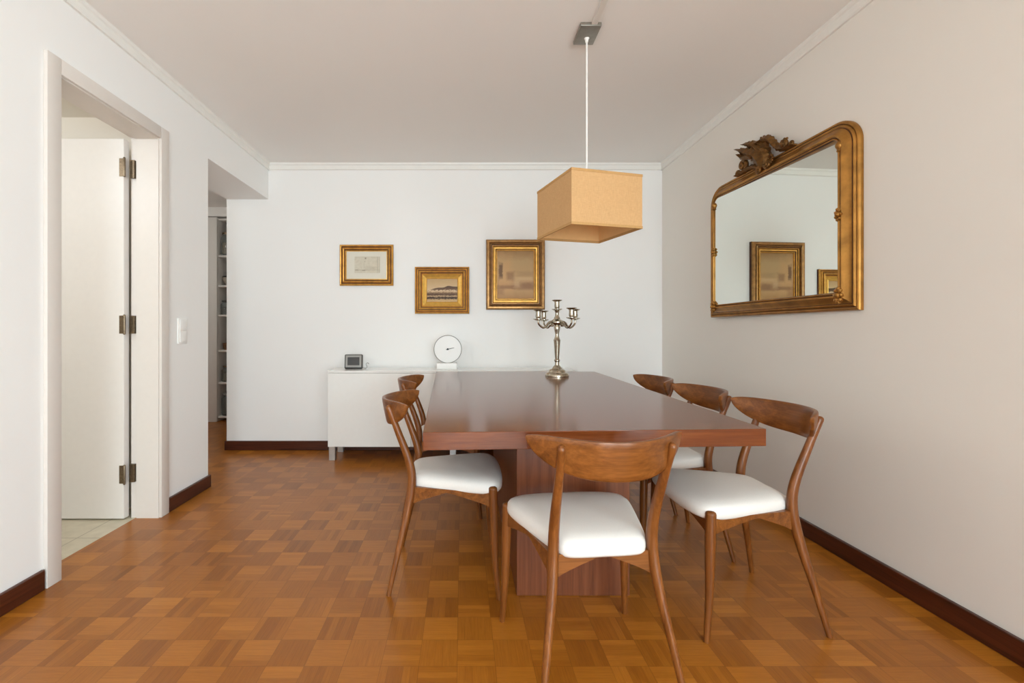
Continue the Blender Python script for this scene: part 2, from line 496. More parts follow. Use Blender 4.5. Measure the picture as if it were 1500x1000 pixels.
# rear wall with a balcony window
W2 = (0.0, 1.65, 0.10, 2.30)
wq = B()
box(wq, XL, W2[0], YR - 0.1, YR, 0, ZC)
box(wq, W2[1], XR, YR - 0.1, YR, 0, ZC)
box(wq, W2[0], W2[1], YR - 0.1, YR, 0, W2[2])
box(wq, W2[0], W2[1], YR - 0.1, YR, W2[3], ZC)
struct('wall_rear', wq, M['wall'], smooth=False)
def window_frame(name, horiz, a0, a1, z0, z1, at):
    bm = B(); w = 0.05
    def bar(a, b, c, d):
        if horiz: box(bm, a, b, at - 0.03, at + 0.03, c, d, 0.004)
        else: box(bm, at - 0.03, at + 0.03, a, b, c, d, 0.004)
    bar(a0, a0 + w, z0, z1); bar(a1 - w, a1, z0, z1)
    bar(a0 + w, a1 - w, z0, z0 + w); bar(a0 + w, a1 - w, z1 - w, z1)
    mid = (a0 + a1) / 2; bar(mid - 0.035, mid + 0.035, z0 + w, z1 - w)
    return struct(name, bm, M['trim'])
window_frame('window_1', False, *W1, XR + 0.05)
window_frame('window_2', True, *W2, YR - 0.05)

# bathroom beyond the open door
bw = B()
box(bw, -3.45, -3.4, 0.7, 2.76, 0, 2.31)
box(bw, -3.4, XL - t, 2.64, 2.76, 0, 2.31)
box(bw, -3.4, XL - t, 0.65, 0.7, 0, 2.31)
struct('wall_bathroom', bw, M['bath_wall'], smooth=False)
struct('ceiling_bathroom', box(B(), -3.45, XL - t, 0.65, 2.76, 2.31, 2.36), M['bath_wall'], smooth=False)

# passage behind the back wall
hw = B()
box(hw, -3.65, -3.6, 2.86, 5.7, 0, HC)
box(hw, -3.6, XL - t, 2.77, 2.86, 0, HC)
box(hw, -3.6, -2.945, YH - 0.02, YH + 0.10, 0, HC)                 # beside the bookcase
box(hw, -2.945, -1.7, YH - 0.02, YH + 0.10, 2.365, HC)             # beam over the bookcase
box(hw, -3.6, -1.7, 5.6, 5.7, 0, HC)
box(hw, -1.8, -1.7, YB + 0.12, 5.6, 0, HC)
struct('wall_passage', hw, M['wall'], smooth=False)
struct('ceiling_passage', box(B(), -3.65, XP, 2.77, 5.7, HC, HC + 0.05), M['ceiling'], smooth=False)
struct('trim_6', box(B(), XP, -1.7, YB + 0.12, 5.7, HC, HC + 0.05), M['ceiling'], smooth=False)

# cornice
def cornice(name, p0, p1, nrm):
    prof = [(0, 0), (0.012, 0), (0.016, 0.008), (0.012, 0.012), (0.013, 0.040), (0.019, 0.046), (0.022, 0.062), (0, 0.062)]
    bm = B()
    rs = [[bm.verts.new((p[0] + nrm[0] * d, p[1] + nrm[1] * d, ZC - 0.062 + z)) for d, z in prof] for p in (p0, p1)]
    n = len(prof)
    for i in range(n):
        bm.faces.new((rs[0][i], rs[0][(i + 1) % n], rs[1][(i + 1) % n], rs[1][i]))
    bm.faces.new(list(reversed(rs[0]))); bm.faces.new(rs[1])
    return struct(name, bm, M['trim'], smooth=False)
cornice('trim_1', (XL, YR), (XL, YB), (1, 0))
cornice('trim_2', (XL, YB), (XR, YB), (0, -1))
cornice('trim_3', (XR, YR), (XR, YB), (-1, 0))

# skirting
BH = 0.082
def skirt(name, segs, mat):
    bm = B()
    for s in segs: box(bm, s[0], s[1], s[2], s[3], 0, BH, 0.003, 1)
    return struct(name, bm, mat)
skirt('baseboard_left', [(XL, XL + 0.016, YR, D0 - 0.078), (XL, XL + 0.016, D1 + 0.078, OY + 0.012)], M['base'])
skirt('baseboard_back', [(XP - 0.012, XR, YB - 0.016, YB)], M['base_x'])
skirt('baseboard_right', [(XR - 0.016, XR, YR, YB - 0.016)], M['base'])

# door casing and jamb
tr = B()
jx = XL - t
for y0, y1 in ((D0 - 0.018, D0), (D1, D1 + 0.018)):
    box(tr, jx + 0.035, XL + 0.004, y0, y1, 0, DZ + 0.018)
box(tr, jx, jx + 0.035, D0 - 0.018, D0 - 0.008, 0, DZ + 0.018)
box(tr, jx, jx + 0.035, D1 + 0.010, D1 + 0.019, 0, DZ + 0.018)
box(tr, jx + 0.035, XL + 0.004, D0, D1, DZ, DZ + 0.018)
box(tr, jx, jx + 0.035, D0, D1, DZ + 0.010, DZ + 0.019)
CW = 0.072
for y0, y1 in ((D0 - CW, D0 - 0.006), (D1 + 0.006, D1 + CW)):
    box(tr, XL, XL + 0.018, y0, y1, 0, DZ + CW, 0.003, 2)
box(tr, XL, XL + 0.018, D0 - 0.006, D1 + 0.006, DZ + 0.006, DZ + CW, 0.003, 2)
struct('trim_4', tr, M['casing'])

# door leaf standing open at right angles, three hinges
dr = thing('door_1', 'cream bathroom door standing open beyond the white casing', 'door', (jx - 0.010, 2.512, 0.008))
del dr['category']; del dr['label']; dr['kind'] = 'structure'
obj('door_leaf', box(B(), -0.585, -0.004, -0.040, 0.0, 0.0, 2.105, 0.002, 1), M['door_paint'], dr)
for z in (0.245, 1.075, 1.945):
    hb = B()
    tube(hb, [(0.004, -0.046, z - 0.05), (0.004, -0.046, z + 0.05)], [0.006, 0.006], 10)
    box(hb, -0.028, -0.004, -0.0425, -0.039, z - 0.05, z + 0.05, 0.0008, 1)
    box(hb, 0.010, 0.038, -0.018, -0.0005, z - 0.05, z + 0.05, 0.0008, 1)
    for dz in (-0.03, 0.03):
        box(hb, -0.019, -0.013, -0.0440, -0.042, z + dz - 0.003, z + dz + 0.003, 0.0008, 1)
    h = obj('hinge', hb, M['bronze'], dr)
    h['label'] = 'aged brass hinge'

# light switch
sw = thing('light_switch', 'white double light switch plate on the wall right of the door', 'light switch', (XL, 2.712, 1.047))
obj('plate', box(B(), 0, 0.009, -0.043, 0.043, -0.078, 0.078, 0.003, 2), M['plug'], sw)
for z0, z1 in ((-0.066, -0.001), (0.001, 0.066)):
    obj('rocker', box(B(), 0.0085, 0.013, -0.032, 0.032, z0, z1, 0.002, 2), M['plug'], sw)

# ------------------------------------------------------------------ bookcase in the passage
bc = thing('bookcase', 'tall white open bookcase glimpsed through the passage opening', 'bookcase', (-2.945, YH, 0))
BZ = 2.355
obj('side_panel', box(B(), 0.003, 0.125, -0.03, 0.0, 0.0, BZ, 0.004), M['shelf'], bc)
obj('side_panel', box(B(), 0.105, 0.125, 0.0, 0.30, 0.0, BZ, 0.002), M['shelf'], bc)
obj('side_panel', box(B(), 1.02, 1.04, -0.0, 0.30, 0.0, BZ, 0.002), M['shelf'], bc)
obj('back_panel', box(B(), 0.105, 1.04, 0.30, 0.31, 0.0, BZ), M['book_back'], bc)
SZ = [1.05 + (484 - p) * YH / 654.0 for p in (611, 561, 514, 462, 419, 375)] 
SZ[0] = 0.05
for z in SZ + [BZ - 0.02]:
    obj('shelf', box(B(), 0.126, 1.02, 0.0, 0.299, z - 0.011, z + 0.011, 0.002), M['shelf'], bc)
def jar(name, label, x, y, z, r, h, fill, lidm, group=None):
    t_ = thing(name, label, 'jar', (x, y, z), 0, group)
    obj('body', lathe(B(), [(0, 0), (r * 0.92, 0), (r, 0.012), (r, h * 0.8), (r * 0.72, h * 0.93), (r * 0.72, h), (r * 0.66, h), (r * 0.66, h * 0.92), (r * 0.93, h * 0.79), (r * 0.93, 0.016), (0, 0.012)], 24), M['jar_glass'], t_)
    if fill: obj('contents', lathe(B(), [(0, 0.014), (r * 0.9, 0.018), (r * 0.9, h * 0.6), (0, h * 0.63)], 20), fill, t_)
    if lidm: obj('lid', lathe(B(), [(0, h * 0.985), (r * 0.8, h * 0.985), (r * 0.8, h * 1.08), (0, h * 1.09)], 24), lidm, t_)
    return t_
f1 = plain('amber_grain', (150, 118, 76), 0.8, var=0.3, vscale=90); f2 = plain('dark_beans', (58, 40, 28), 0.7, var=0.3, vscale=90)
f3 = plain('pale_grain', (186, 176, 156), 0.8, var=0.2, vscale=90); blk = M['black']
s5, s4, s3, s2, s1, s0 = [z + 0.0118 for z in reversed(SZ)]
bx = -2.945
jar('storage_jar', 'tall glass jar of amber grain on the top shelf of the bookcase', bx + 0.190, YH + 0.070, s5, 0.062, 0.25, f1, M['bronze'])
jar('storage_jar', 'second tall glass jar on the top shelf of the bookcase, partly behind the wall edge', bx + 0.325, YH + 0.12, s5, 0.062, 0.25, f3, M['bronze'])
o = thing('serving_bowl', 'pale grey bowl on the second shelf from the top of the bookcase', 'bowl', (bx + 0.226, YH + 0.100, s4))
obj('bowl', lathe(B(), [(0, 0), (0.05, 0), (0.055, 0.008), (0.088, 0.06), (0.092, 0.10), (0.085, 0.10), (0.08, 0.062), (0.05, 0.016), (0, 0.012)], 28), plain('grey_stoneware', (168, 160, 148), 0.5), o)
obj('rim', lathe(B(), [(0.092, 0.095), (0.096, 0.100), (0.092, 0.108), (0.084, 0.106), (0.084, 0.095)], 28, closed=True), M['black'], o)
jar('storage_jar', 'dark jar of coffee beans on the third shelf from the top of the bookcase', bx + 0.180, YH + 0.060, s3, 0.05, 0.15, f2, blk)
jar('storage_jar', 'taller dark jar behind the jar of coffee beans in the bookcase', bx + 0.255, YH + 0.16, s3, 0.055, 0.23, f2, blk)
o = thing('wicker_basket', 'low brown wicker basket on the fourth shelf from the top of the bookcase', 'basket', (bx + 0.235, YH + 0.108, s2))
wk = wood('wicker', (80, 54, 32), (120, 84, 52), (150, 110, 72), 'x', 0.7, 3.0, 0)
obj('body', lathe(B(), [(0, 0), (0.085, 0), (0.098, 0.03), (0.10, 0.07), (0.092, 0.07), (0.088, 0.03), (0, 0.012)], 28), wk, o)
obj('rim', tube(B(), [(0.098 * math.cos(a * PI / 12), 0.098 * math.sin(a * PI / 12), 0.073) for a in range(24)] + [(0.098, 0.0, 0.073)], [0.007] * 25, 8, (False, False)), wk, o)
jar('storage_jar', 'wide glass jar of pale grain on the second shelf from the bottom of the bookcase', bx + 0.204, YH + 0.082, s1, 0.075, 0.17, f3, M['bronze'])
jar('storage_jar', 'empty clear glass jar on the bottom shelf of the bookcase', bx + 0.209, YH + 0.086, s0, 0.08, 0.24, None, M['grey_bezel'])

# ------------------------------------------------------------------ sideboard
SY = 3.60; SX0, SX1 = -1.085, 0.930; SZ0, SZ1 = 0.115, 0.727
sb = thing('sideboard', 'long low white gloss sideboard against the back wall behind the table', 'sideboard', (0, 0, 0))
obj('carcass', box(B(), SX0, SX1, SY + 0.02, YB - 0.018, SZ0, SZ1 - 0.019, 0.001, 1), M['white_gloss'], sb)
obj('top_panel', box(B(), SX0 - 0.001, SX1 + 0.001, SY - 0.002, YB - 0.018, SZ1 - 0.018, SZ1, 0.0015, 1), M['white_gloss'], sb)
nd = 3; dw = (SX1 - SX0) / nd
for i in range(nd):
    obj('door', box(B(), SX0 + i * dw + 0.0012, SX0 + (i + 1) * dw - 0.0012, SY, SY + 0.018, SZ0 - 0.003, SZ1 - 0.021, 0.0015, 1), M['white_gloss'], sb)
for x in (SX0 + 0.008, -0.10, SX1 - 0.058):
    for y in (SY + 0.005, YB - 0.075):
        l = obj('leg', box(B(), x, x + 0.05, y, y + 0.05, 0.0, SZ0 + 0.001, 0.002, 1), M['alu'], sb)
        l['label'] = 'square aluminium leg'

# weather station / digital frame
ds = thing('digital_clock', 'small grey digital clock with a dark screen on the left end of the sideboard', 'digital clock', ((518 - 677) * 3.75 / 654, 3.75, SZ1), 0.10)
def tilted(bm, a=0.16):
    bmesh.ops.rotate(bm, verts=bm.verts, cent=(0, 0, 0), matrix=Matrix.Rotation(-a, 3, 'X')); return bm
obj('case', tilted(box(B(), -0.074, 0.074, -0.016, 0.016, 0.002, 0.122, 0.008, 3)), M['dark_grey'], ds)
bz = B(); loop_moulding(bz, rect_path(0.130, 0.100), [(0, 0.0), (0.0, 0.006), (0.016, 0.006), (0.016, 0.0)])
bmesh.ops.translate(bz, verts=bz.verts, vec=(0, -0.014, 0.064)); obj('bezel', tilted(bz), M['grey_bezel'], ds, smooth=False)
obj('screen', tilted(box(B(), -0.050, 0.050, -0.0185, -0.015, 0.030, 0.098)), M['screen'], ds)
obj('foot', tilted(box(B(), -0.03, 0.03, 0.012, 0.055, 0.010, 0.018, 0.002), 0.0), M['dark_grey'], ds)
cb = catmull([(0.06, 0.015, 0.01), (0.085, 0.02, 0.006), (0.105, 0.0, 0.004), (0.112, -0.005, 0.022), (0.102, 0.0, 0.04), (0.115, 0.004, 0.052), (0.125, 0.008, 0.043)], 6)
obj('cable', tube(B(), cb, [0.0022] * len(cb), 8), M['grey_bezel'], ds)

# round white clock
ck = thing('table_clock', 'round white clock with a single dark hand standing on the sideboard', 'clock', ((656 - 677) * 3.76 / 654, 3.76, SZ1))
CR = 0.118
def disc(prof, seg=48, closed=False):
    bm = lathe(B(), prof, seg, closed=closed)
    bmesh.ops.rotate(bm, verts=bm.verts, cent=(0, 0, 0), matrix=Matrix.Rotation(PI / 2, 3, 'X'))   # +z -> -y
    bmesh.ops.translate(bm, verts=bm.verts, vec=(0, 0, 0.052 + CR - 0.003))
    return bm
obj('base', box(B(), -0.092, 0.078, -0.045, 0.045, 0, 0.052, 0.005, 3), M['plug'], ck)
obj('face', disc([(0, -0.02), (CR - 0.004, -0.02), (CR - 0.004, 0.012), (0, 0.012)]), M['plug'], ck)
rm = obj('rim', disc([(CR - 0.005, -0.021), (CR, -0.018), (CR, 0.017), (CR - 0.003, 0.019), (CR - 0.005, 0.016)], 48, True), M['grey_bezel'], ck)
rm['label'] = 'thin grey rim'
cz = 0.052 + CR - 0.003
hd = B(); tube(hd, [(-0.012, -0.0165, cz - 0.004), (0.052, -0.0165, cz + 0.012)], [0.0030, 0.0016], 8)
obj('hand', hd, M['black'], ck)
obj('hub', disc([(0, 0.012), (0.008, 0.012), (0.008, 0.019), (0, 0.020)], 20), M['black'], ck)

# ------------------------------------------------------------------ pictures on the back wall
def frame_part(name, w, h, prof, mat, parent, grooves=()):
    return obj(name, loop_moulding(B(), rect_path(w, h), prof, grooves), [mat, M['gold_groove']], parent, angle=25)
P = YB / 654.0
def px(x, y): return ((x - 677) * P, H + (484 - y) * P)
def pic(name, label, x0, x1, y0, y1):
    (xa, za), (xb, zb) = px(x0, y1), px(x1, y0)
    t_ = thing(name, label, 'picture', ((xa + xb) / 2, YB, (za + zb) / 2))
    return t_, xb - xa, zb - za
p, w, h = pic('framed_drawing', 'small gilt framed pencil drawing with a wide off-white mount, leftmost on the back wall', 498, 576.5, 358.5, 418.5)
frame_part('frame', w, h, [(0, 0), (0, 0.012), (0.003, 0.018), (0.009, 0.023), (0.015, 0.021), (0.018, 0.015), (0.024, 0.015), (0.027, 0.020), (0.034, 0.026), (0.041, 0.023), (0.044, 0.014), (0.049, 0.014), (0.051, 0.018), (0.055, 0.015), (0.055, 0)],
           M['gold'], p, (0, 5, 10))
frame_part('fillet', w - 0.108, h - 0.108, [(0, 0), (0, 0.013), (0.004, 0.014), (0.006, 0.010), (0.006, 0)], M['gold_bright'], p)
mt = obj('mount', box(B(), -w / 2 + 0.056, w / 2 - 0.056, -0.007, -0.002, -h / 2 + 0.056, h / 2 - 0.056), M['mat'], p, smooth=False)
obj('drawing', box(B(), -0.105, 0.118, -0.0085, -0.0068, -0.068, 0.075), M['drawing'], p, smooth=False)

p, w, h = pic('framed_painting', 'gilt framed sepia landscape of a hill, lowest of the pictures on the back wall', 608, 687.5, 391, 459.5)
frame_part('frame', w, h, [(0, 0), (0, 0.018), (0.003, 0.026), (0.009, 0.031), (0.013, 0.028), (0.014, 0.020), (0.018, 0.020), (0.020, 0.028), (0.026, 0.034), (0.031, 0.031), (0.032, 0.024), (0.036, 0.024), (0.038, 0.034), (0.046, 0.040), (0.052, 0.036), (0.054, 0.026), (0.059, 0.026), (0.061, 0.024), (0.062, 0)],
           M['gold'], p, (0, 5, 10, 15))
frame_part('slip', w - 0.122, h - 0.122, [(0, 0), (0, 0.020), (0.006, 0.024), (0.014, 0.020), (0.034, 0.013), (0.040, 0.015), (0.044, 0.009), (0.044, 0)], M['gold_bright'], p)
obj('painting', box(B(), -w / 2 + 0.104, w / 2 - 0.104, -0.008, -0.002, -h / 2 + 0.104, h / 2 - 0.104), M['hills'], p, smooth=False)

p, w, h = pic('framed_painting', 'tall bronze framed hazy landscape, rightmost picture, partly behind the lampshade', 712, 797.5, 351.5, 453.5)
frame_part('frame', w, h, [(0, 0), (0, 0.026), (0.004, 0.036), (0.012, 0.041), (0.024, 0.042), (0.032, 0.038), (0.036, 0.036), (0.038, 0.042), (0.043, 0.044), (0.046, 0.040), (0.047, 0.030), (0.052, 0.030), (0.056, 0.030), (0.056, 0)],
           M['gold_dark'], p, (0, 5, 10))
frame_part('slip', w - 0.110, h - 0.110, [(0, 0), (0, 0.028), (0.005, 0.035), (0.010, 0.031), (0.012, 0.022), (0.016, 0.022), (0.018, 0.029), (0.026, 0.028), (0.034, 0.022), (0.037, 0.022), (0.042, 0.012), (0.042, 0)], M['gold'], p, (3, 7))
obj('painting', box(B(), -w / 2 + 0.096, w / 2 - 0.096, -0.010, -0.002, -h / 2 + 0.096, h / 2 - 0.096), M['ruin'], p, smooth=False)

# ------------------------------------------------------------------ mirror on the right wall
MY0, MY1, MZ0, MZ1 = 1.955, 3.092, 1.140, 2.015
mw, mh = MY1 - MY0, MZ1 - MZ0
mir = thing('wall_mirror', 'large gilt wall mirror with rounded top corners and a carved leaf crest', 'mirror', (XR - 0.012, (MY0 + MY1) / 2, (MZ0 + MZ1) / 2), -PI / 2 + 0.018)
def mirror_path(d):
    w2, h2, r = mw / 2 - d, mh / 2 - d, 0.125 - d
    r = max(r, 0.012)
    pts = [(-w2, -h2), (w2, -h2)]
    n = 12
    pts += [(w2 - r + r * math.cos(a * PI / 2 / n), h2 - r + r * math.sin(a * PI / 2 / n)) for a in range(n + 1)]
    pts += [(-w2 + r - r * math.sin(a * PI / 2 / n), h2 - r + r * math.cos(a * PI / 2 / n)) for a in range(n + 1)]
    return pts
mprof = [(0, 0), (0, 0.012), (0.003, 0.018), (0.008, 0.021), (0.013, 0.019), (0.015, 0.016), (0.018, 0.022), (0.023, 0.025), (0.028, 0.022), (0.031, 0.023),
         (0.042, 0.030), (0.052, 0.041), (0.058, 0.046), (0.064, 0.045), (0.068, 0.038), (0.071, 0.036), (0.074, 0.039), (0.078, 0.037), (0.081, 0.028), (0.082, 0)]
mprof = [(a * 1.06, b) for a, b in mprof]
obj('frame', loop_moulding(B(), mirror_path, mprof, (4, 8, 14, 17)), [M['gold_mirror'], M['gold_groove']], mir, angle=40)
gb = B()
GY = -0.030          # the old glass sits slightly askew in its rebate
pts = mirror_path(0.083)
lo = [gb.verts.new((x, -0.0205 - GY * x, z)) for x, z in pts]; hi = [gb.verts.new((x, -0.0235 - GY * x, z)) for x, z in pts]
gb.faces.new(lo); gb.faces.new(list(reversed(hi)))
for i in range(len(pts)):
    gb.faces.new((lo[i], lo[(i + 1) % len(pts)], hi[(i + 1) % len(pts)], hi[i]))
gl = obj('mirror_glass', gb, M['mirror'], mir, smooth=False); gl['label'] = 'reflecting mirror glass'
# inner colonnette beads with small ornaments at both sides
for s in (-1, 1):
    ob = B()
    x = s * (mw / 2 - 0.077)
    tube(ob, [(x, -0.042, -mh / 2 + 0.08), (x, -0.042, mh / 2 - 0.15)], [0.0055, 0.0055], 10)
    obj('bead_moulding', ob, M['gold_mirror'], mir)
    def rosette(zc, k, sc):
        bm = B()
        for i in range(k):
            a = 2 * PI * i / k
            c = Vector((x + 0.011 * sc * math.cos(a), -0.046, zc + 0.022 * sc * math.sin(a)))
            bmesh.ops.create_icosphere(bm, subdivisions=1, radius=0.0085 * sc, matrix=Matrix.Translation(c))
        bmesh.ops.create_icosphere(bm, subdivisions=2, radius=0.011 * sc, matrix=Matrix.Translation((x, -0.049, zc)))
        return bm
    obj('rosette', rosette(0.0, 7, 1.1), M['gold_mirror'], mir)
    bm = rosette(-mh / 2 + 0.070, 8, 1.35)
    obj('corner_ornament', bm, M['gold_mirror'], mir)
    tb = B()
    lathe(tb, [(0.006, 0), (0.012, 0.006), (0.010, 0.014), (0.015, 0.024), (0.017, 0.034), (0.012, 0.046), (0.006, 0.05)], 14, x, -0.040, mh / 2 - 0.155)
    obj('capital', tb, M['gold_mirror'], mir)

# carved crest: scrolls and leaves standing on the top rail
cr = B()
def ribbon(pts, widths, y=-0.030, depth=0.022, ridge=0.012, n=6):
    """a carved leaf blade: a ribbon in the (x,z) plane with thickness, a raised mid rib and a scalloped edge"""
    C = catmull([(a, 0, b) for a, b in pts], n)
    W = [q.x for q in catmull([(a, 0, 0) for a in widths], n)]
    rows = []
    m = len(C)
    for i, c in enumerate(C):
        t_ = (C[min(i + 1, m - 1)] - C[max(i - 1, 0)]).normalized()
        nn = Vector((-t_.z, 0, t_.x))
        sc = 1.0 + 0.22 * math.sin(i * 1.9)
        ww = max(W[i], 0.0025) * sc
        rows.append([cr.verts.new((c + nn * ww * q) + Vector((0, y + yy, 0))) for q, yy in
                     ((-1, -depth * 0.25), (-0.55, -depth * 0.55), (0, -depth * 0.5 - ridge), (0.55, -depth * 0.55), (1, -depth * 0.25), (0.9, depth * 0.5), (-0.9, depth * 0.5))])
    for a, b in zip(rows[:-1], rows[1:]):
        for k in range(7):
            cr.faces.new((a[k], a[(k + 1) % 7], b[(k + 1) % 7], b[k]))
    cr.faces.new(rows[0]); cr.faces.new(list(reversed(rows[-1])))
def scroll(cx, czz, r0, turns, a0, w, sgn=1, y=-0.032):
    n = int(14 * turns)
    pts = []; rad = []
    for i in range(n + 1):
        q = i / n; a = a0 + sgn * 2 * PI * turns * q; r = r0 * (1 - 0.80 * q)
        pts.append((cx + r * math.cos(a), y - 0.012 * q, czz + r * math.sin(a))); rad.append(w * (1 - 0.35 * q))
    tube(cr, pts, rad, 10)
top = mh / 2
T = top
Yc = -0.020
# acanthus leaves leaning to the left
ribbon([(-0.01, T - 0.045), (-0.05, T + 0.02), (-0.10, T + 0.070), (-0.165, T + 0.108), (-0.25, T + 0.158)], [0.026, 0.032, 0.030, 0.024, 0.004], y=Yc - 0.016, depth=0.026)
ribbon([(-0.02, T - 0.01), (-0.055, T + 0.07), (-0.105, T + 0.125), (-0.155, T + 0.152), (-0.20, T + 0.168)], [0.018, 0.026, 0.022, 0.014, 0.004], y=Yc - 0.008, depth=0.024)
ribbon([(0.005, T - 0.03), (-0.005, T + 0.04), (-0.03, T + 0.095), (-0.09, T + 0.138)], [0.018, 0.024, 0.022, 0.005], y=Yc - 0.004, depth=0.022)
ribbon([(-0.09, T + 0.045), (-0.13, T + 0.072), (-0.18, T + 0.080), (-0.225, T + 0.118)], [0.012, 0.018, 0.016, 0.003], y=Yc - 0.022, depth=0.02)
# leaf that rises to the peak and sweeps down to the right
ribbon([(-0.075, T + 0.118), (-0.03, T + 0.125), (0.015, T + 0.112), (0.055, T + 0.072), (0.088, T + 0.030), (0.14, T + 0.006), (0.21, T + 0.000)], [0.006, 0.016, 0.018, 0.015, 0.013, 0.012, 0.005], y=Yc - 0.006)
ribbon([(0.03, T - 0.035), (0.028, T + 0.005), (0.010, T + 0.045), (-0.02, T + 0.075)], [0.014, 0.017, 0.015, 0.004], y=Yc - 0.026)
ribbon([(-0.02, T - 0.055), (-0.07, T - 0.012), (-0.13, T + 0.004), (-0.20, T + 0.002), (-0.26, T - 0.004)], [0.010, 0.014, 0.013, 0.012, 0.004], y=Yc - 0.012)
# volutes, curls and buds
scroll(-0.203, T + 0.043, 0.033, 1.35, -0.9, 0.013, 1, Yc - 0.006)
scroll(-0.255, T + 0.012, 0.015, 1.1, 0.4, 0.008, 1, Yc - 0.006)
scroll(0.135, T + 0.033, 0.022, 1.4, -1.9, 0.012, 1, Yc - 0.008)
scroll(0.188, T + 0.012, 0.013, 1.1, 2.5, 0.008, -1, Yc - 0.006)
scroll(0.030, T - 0.040, 0.022, 1.5, 1.2, 0.009, -1, Yc - 0.028)
scroll(-0.030, T - 0.046, 0.022, 1.5, 2.0, 0.009, 1, Yc - 0.028)
for q in range(9):
    a = 2 * PI * q / 9
    bmesh.ops.create_icosphere(cr, subdivisions=1, radius=0.008, matrix=Matrix.Translation((0.062 + 0.017 * math.cos(a), Yc - 0.030, T - 0.018 + 0.020 * math.sin(a))))
for (a, b, r_) in ((-0.045, 0.143, 0.007), (-0.02, 0.140, 0.008), (0.005, 0.133, 0.006), (0.03, 0.118, 0.006), (-0.225, 0.155, 0.006), (-0.13, 0.150, 0.007), (0.155, 0.055, 0.007), (0.118, 0.056, 0.007), (0.137, 0.060, 0.007)):
    bmesh.ops.create_icosphere(cr, subdivisions=1, radius=r_, matrix=Matrix.Translation((a, Yc - 0.008, T + b)))
cz_ = obj('crest', cr, M['gold_crest'], mir, angle=50); cz_['label'] = 'carved leaf and scroll crest'

# ------------------------------------------------------------------ dining table
TZ = 0.73
TT = 0.057
tb = thing('dining_table', 'large rectangular reddish brown dining table on a slab pedestal', 'table', (0.43, 2.43, 0))
q = [(-0.1235, 1.403), (0.992, 1.456), (1.033, 3.488), (-0.203, 3.488)]
q = [(x - 0.43, y - 2.43) for x, y in q]
obj('tabletop', prism(B(), q, TZ - TT, TZ, 0.002, 2), M['table'], tb, angle=20)
obj('pedestal', box(B(), 0.216 - 0.43, 0.664 - 0.43, 1.768 - 2.43, 3.10 - 2.43, 0, TZ - TT, 0.002, 1), M['pedestal'], tb)

# ------------------------------------------------------------------ chairs
def seat_bm():
    half = [(0, -0.150), (0.07, -0.150), (0.112, -0.143), (0.134, -0.118), (0.155, -0.070), (0.186, 0.03), (0.211, 0.12), (0.220, 0.175), (0.208, 0.215), (0.16, 0.238), (0.08, 0.248), (0, 0.250)]
    r = [Vector((a, b, 0)) for a, b in half]
    cr_ = catmull(r, 5)
    loop = [(p.x, p.y) for p in cr_] + [(-p.x, p.y) for p in reversed(cr_[1:-1])]
    bm = B(); cy = 0.06
    rings = []
    for s, z in ((0.90, 0.404), (0.97, 0.405), (0.995, 0.412), (1.0, 0.424), (0.992, 0.436), (0.965, 0.446), (0.91, 0.454), (0.78, 0.461), (0.55, 0.465), (0.28, 0.467)):
        rings.append([bm.verts.new((x * s, cy + (y - cy) * s, z)) for x, y in loop])
    n = len(loop)
    for a, b in zip(rings[:-1], rings[1:]):
        for k in range(n): bm.faces.new((a[k], a[(k + 1) % n], b[(k + 1) % n], b[k]))
    bm.faces.new(list(reversed(rings[0])))
    c = bm.verts.new((0, cy, 0.468))
    for k in range(n): bm.faces.new((rings[-1][k], rings[-1][(k + 1) % n], c))
    return bm

def rail_centre(u):
    return 0.228 * u, -0.256 + 0.128 * u * u
def backrest_bm():
    bm = B(); N = 44; rows = []
    top_z = 0.768
    for i in range(N + 1):
        u = -1 + 2 * i / N
        uu = math.copysign(1 - (1 - abs(u)) ** 1.6, u)
        x, y = rail_centre(uu)
        au = abs(uu)
        ht = max(0.112 * max(0.0, 1 - au ** 3.2) ** 0.58, 0.004)
        tz = top_z - 0.012 * au ** 10 - 0.005 * (1 - au ** 2)
        th = 0.019 * (0.55 + 0.45 * max(0.0, 1 - au ** 6) ** 0.5)
        dx, dy = 0.228, 2 * 0.128 * uu
        l = math.hypot(dx, dy); nx, ny = -dy / l, dx / l
        ring = []
        K = 16
        for k in range(K):
            a = 2 * PI * k / K
            ca, sa = math.cos(a), math.sin(a)
            e = 0.45
            p_ = math.copysign(abs(ca) ** e, ca) * th / 2
            z_ = tz - ht / 2 + math.copysign(abs(sa) ** e, sa) * ht / 2
            lean = -0.20 * (z_ - 0.71)
            ring.append(bm.verts.new((x + nx * p_, y + ny * p_ + lean, z_)))
        rows.append(ring)
    for a, b in zip(rows[:-1], rows[1:]):
        for k in range(16): bm.faces.new((a[k], a[(k + 1) % 16], b[(k + 1) % 16], b[k]))
    bm.faces.new(list(reversed(rows[0]))); bm.faces.new(rows[-1])
    return bm
def rear_leg_bm(s):
    pts = [(s * 0.206, -0.214, 0.0), (s * 0.183, -0.182, 0.15), (s * 0.158, -0.146, 0.31), (s * 0.148, -0.128, 0.42), (s * 0.147, -0.138, 0.51), (s * 0.150, -0.187, 0.645), (s * 0.154, -0.222, 0.735)]
    rad = [0.0095, 0.0125, 0.0165, 0.0180, 0.0170, 0.0140, 0.0125]
    C = catmull([Vector(p) for p in pts], 6)
    R = [v.x for v in catmull([Vector((r, 0, 0)) for r in rad], 6)]
    return tube(B(), C, R, 14, (False, True), 0.88, (0, 1, 0))
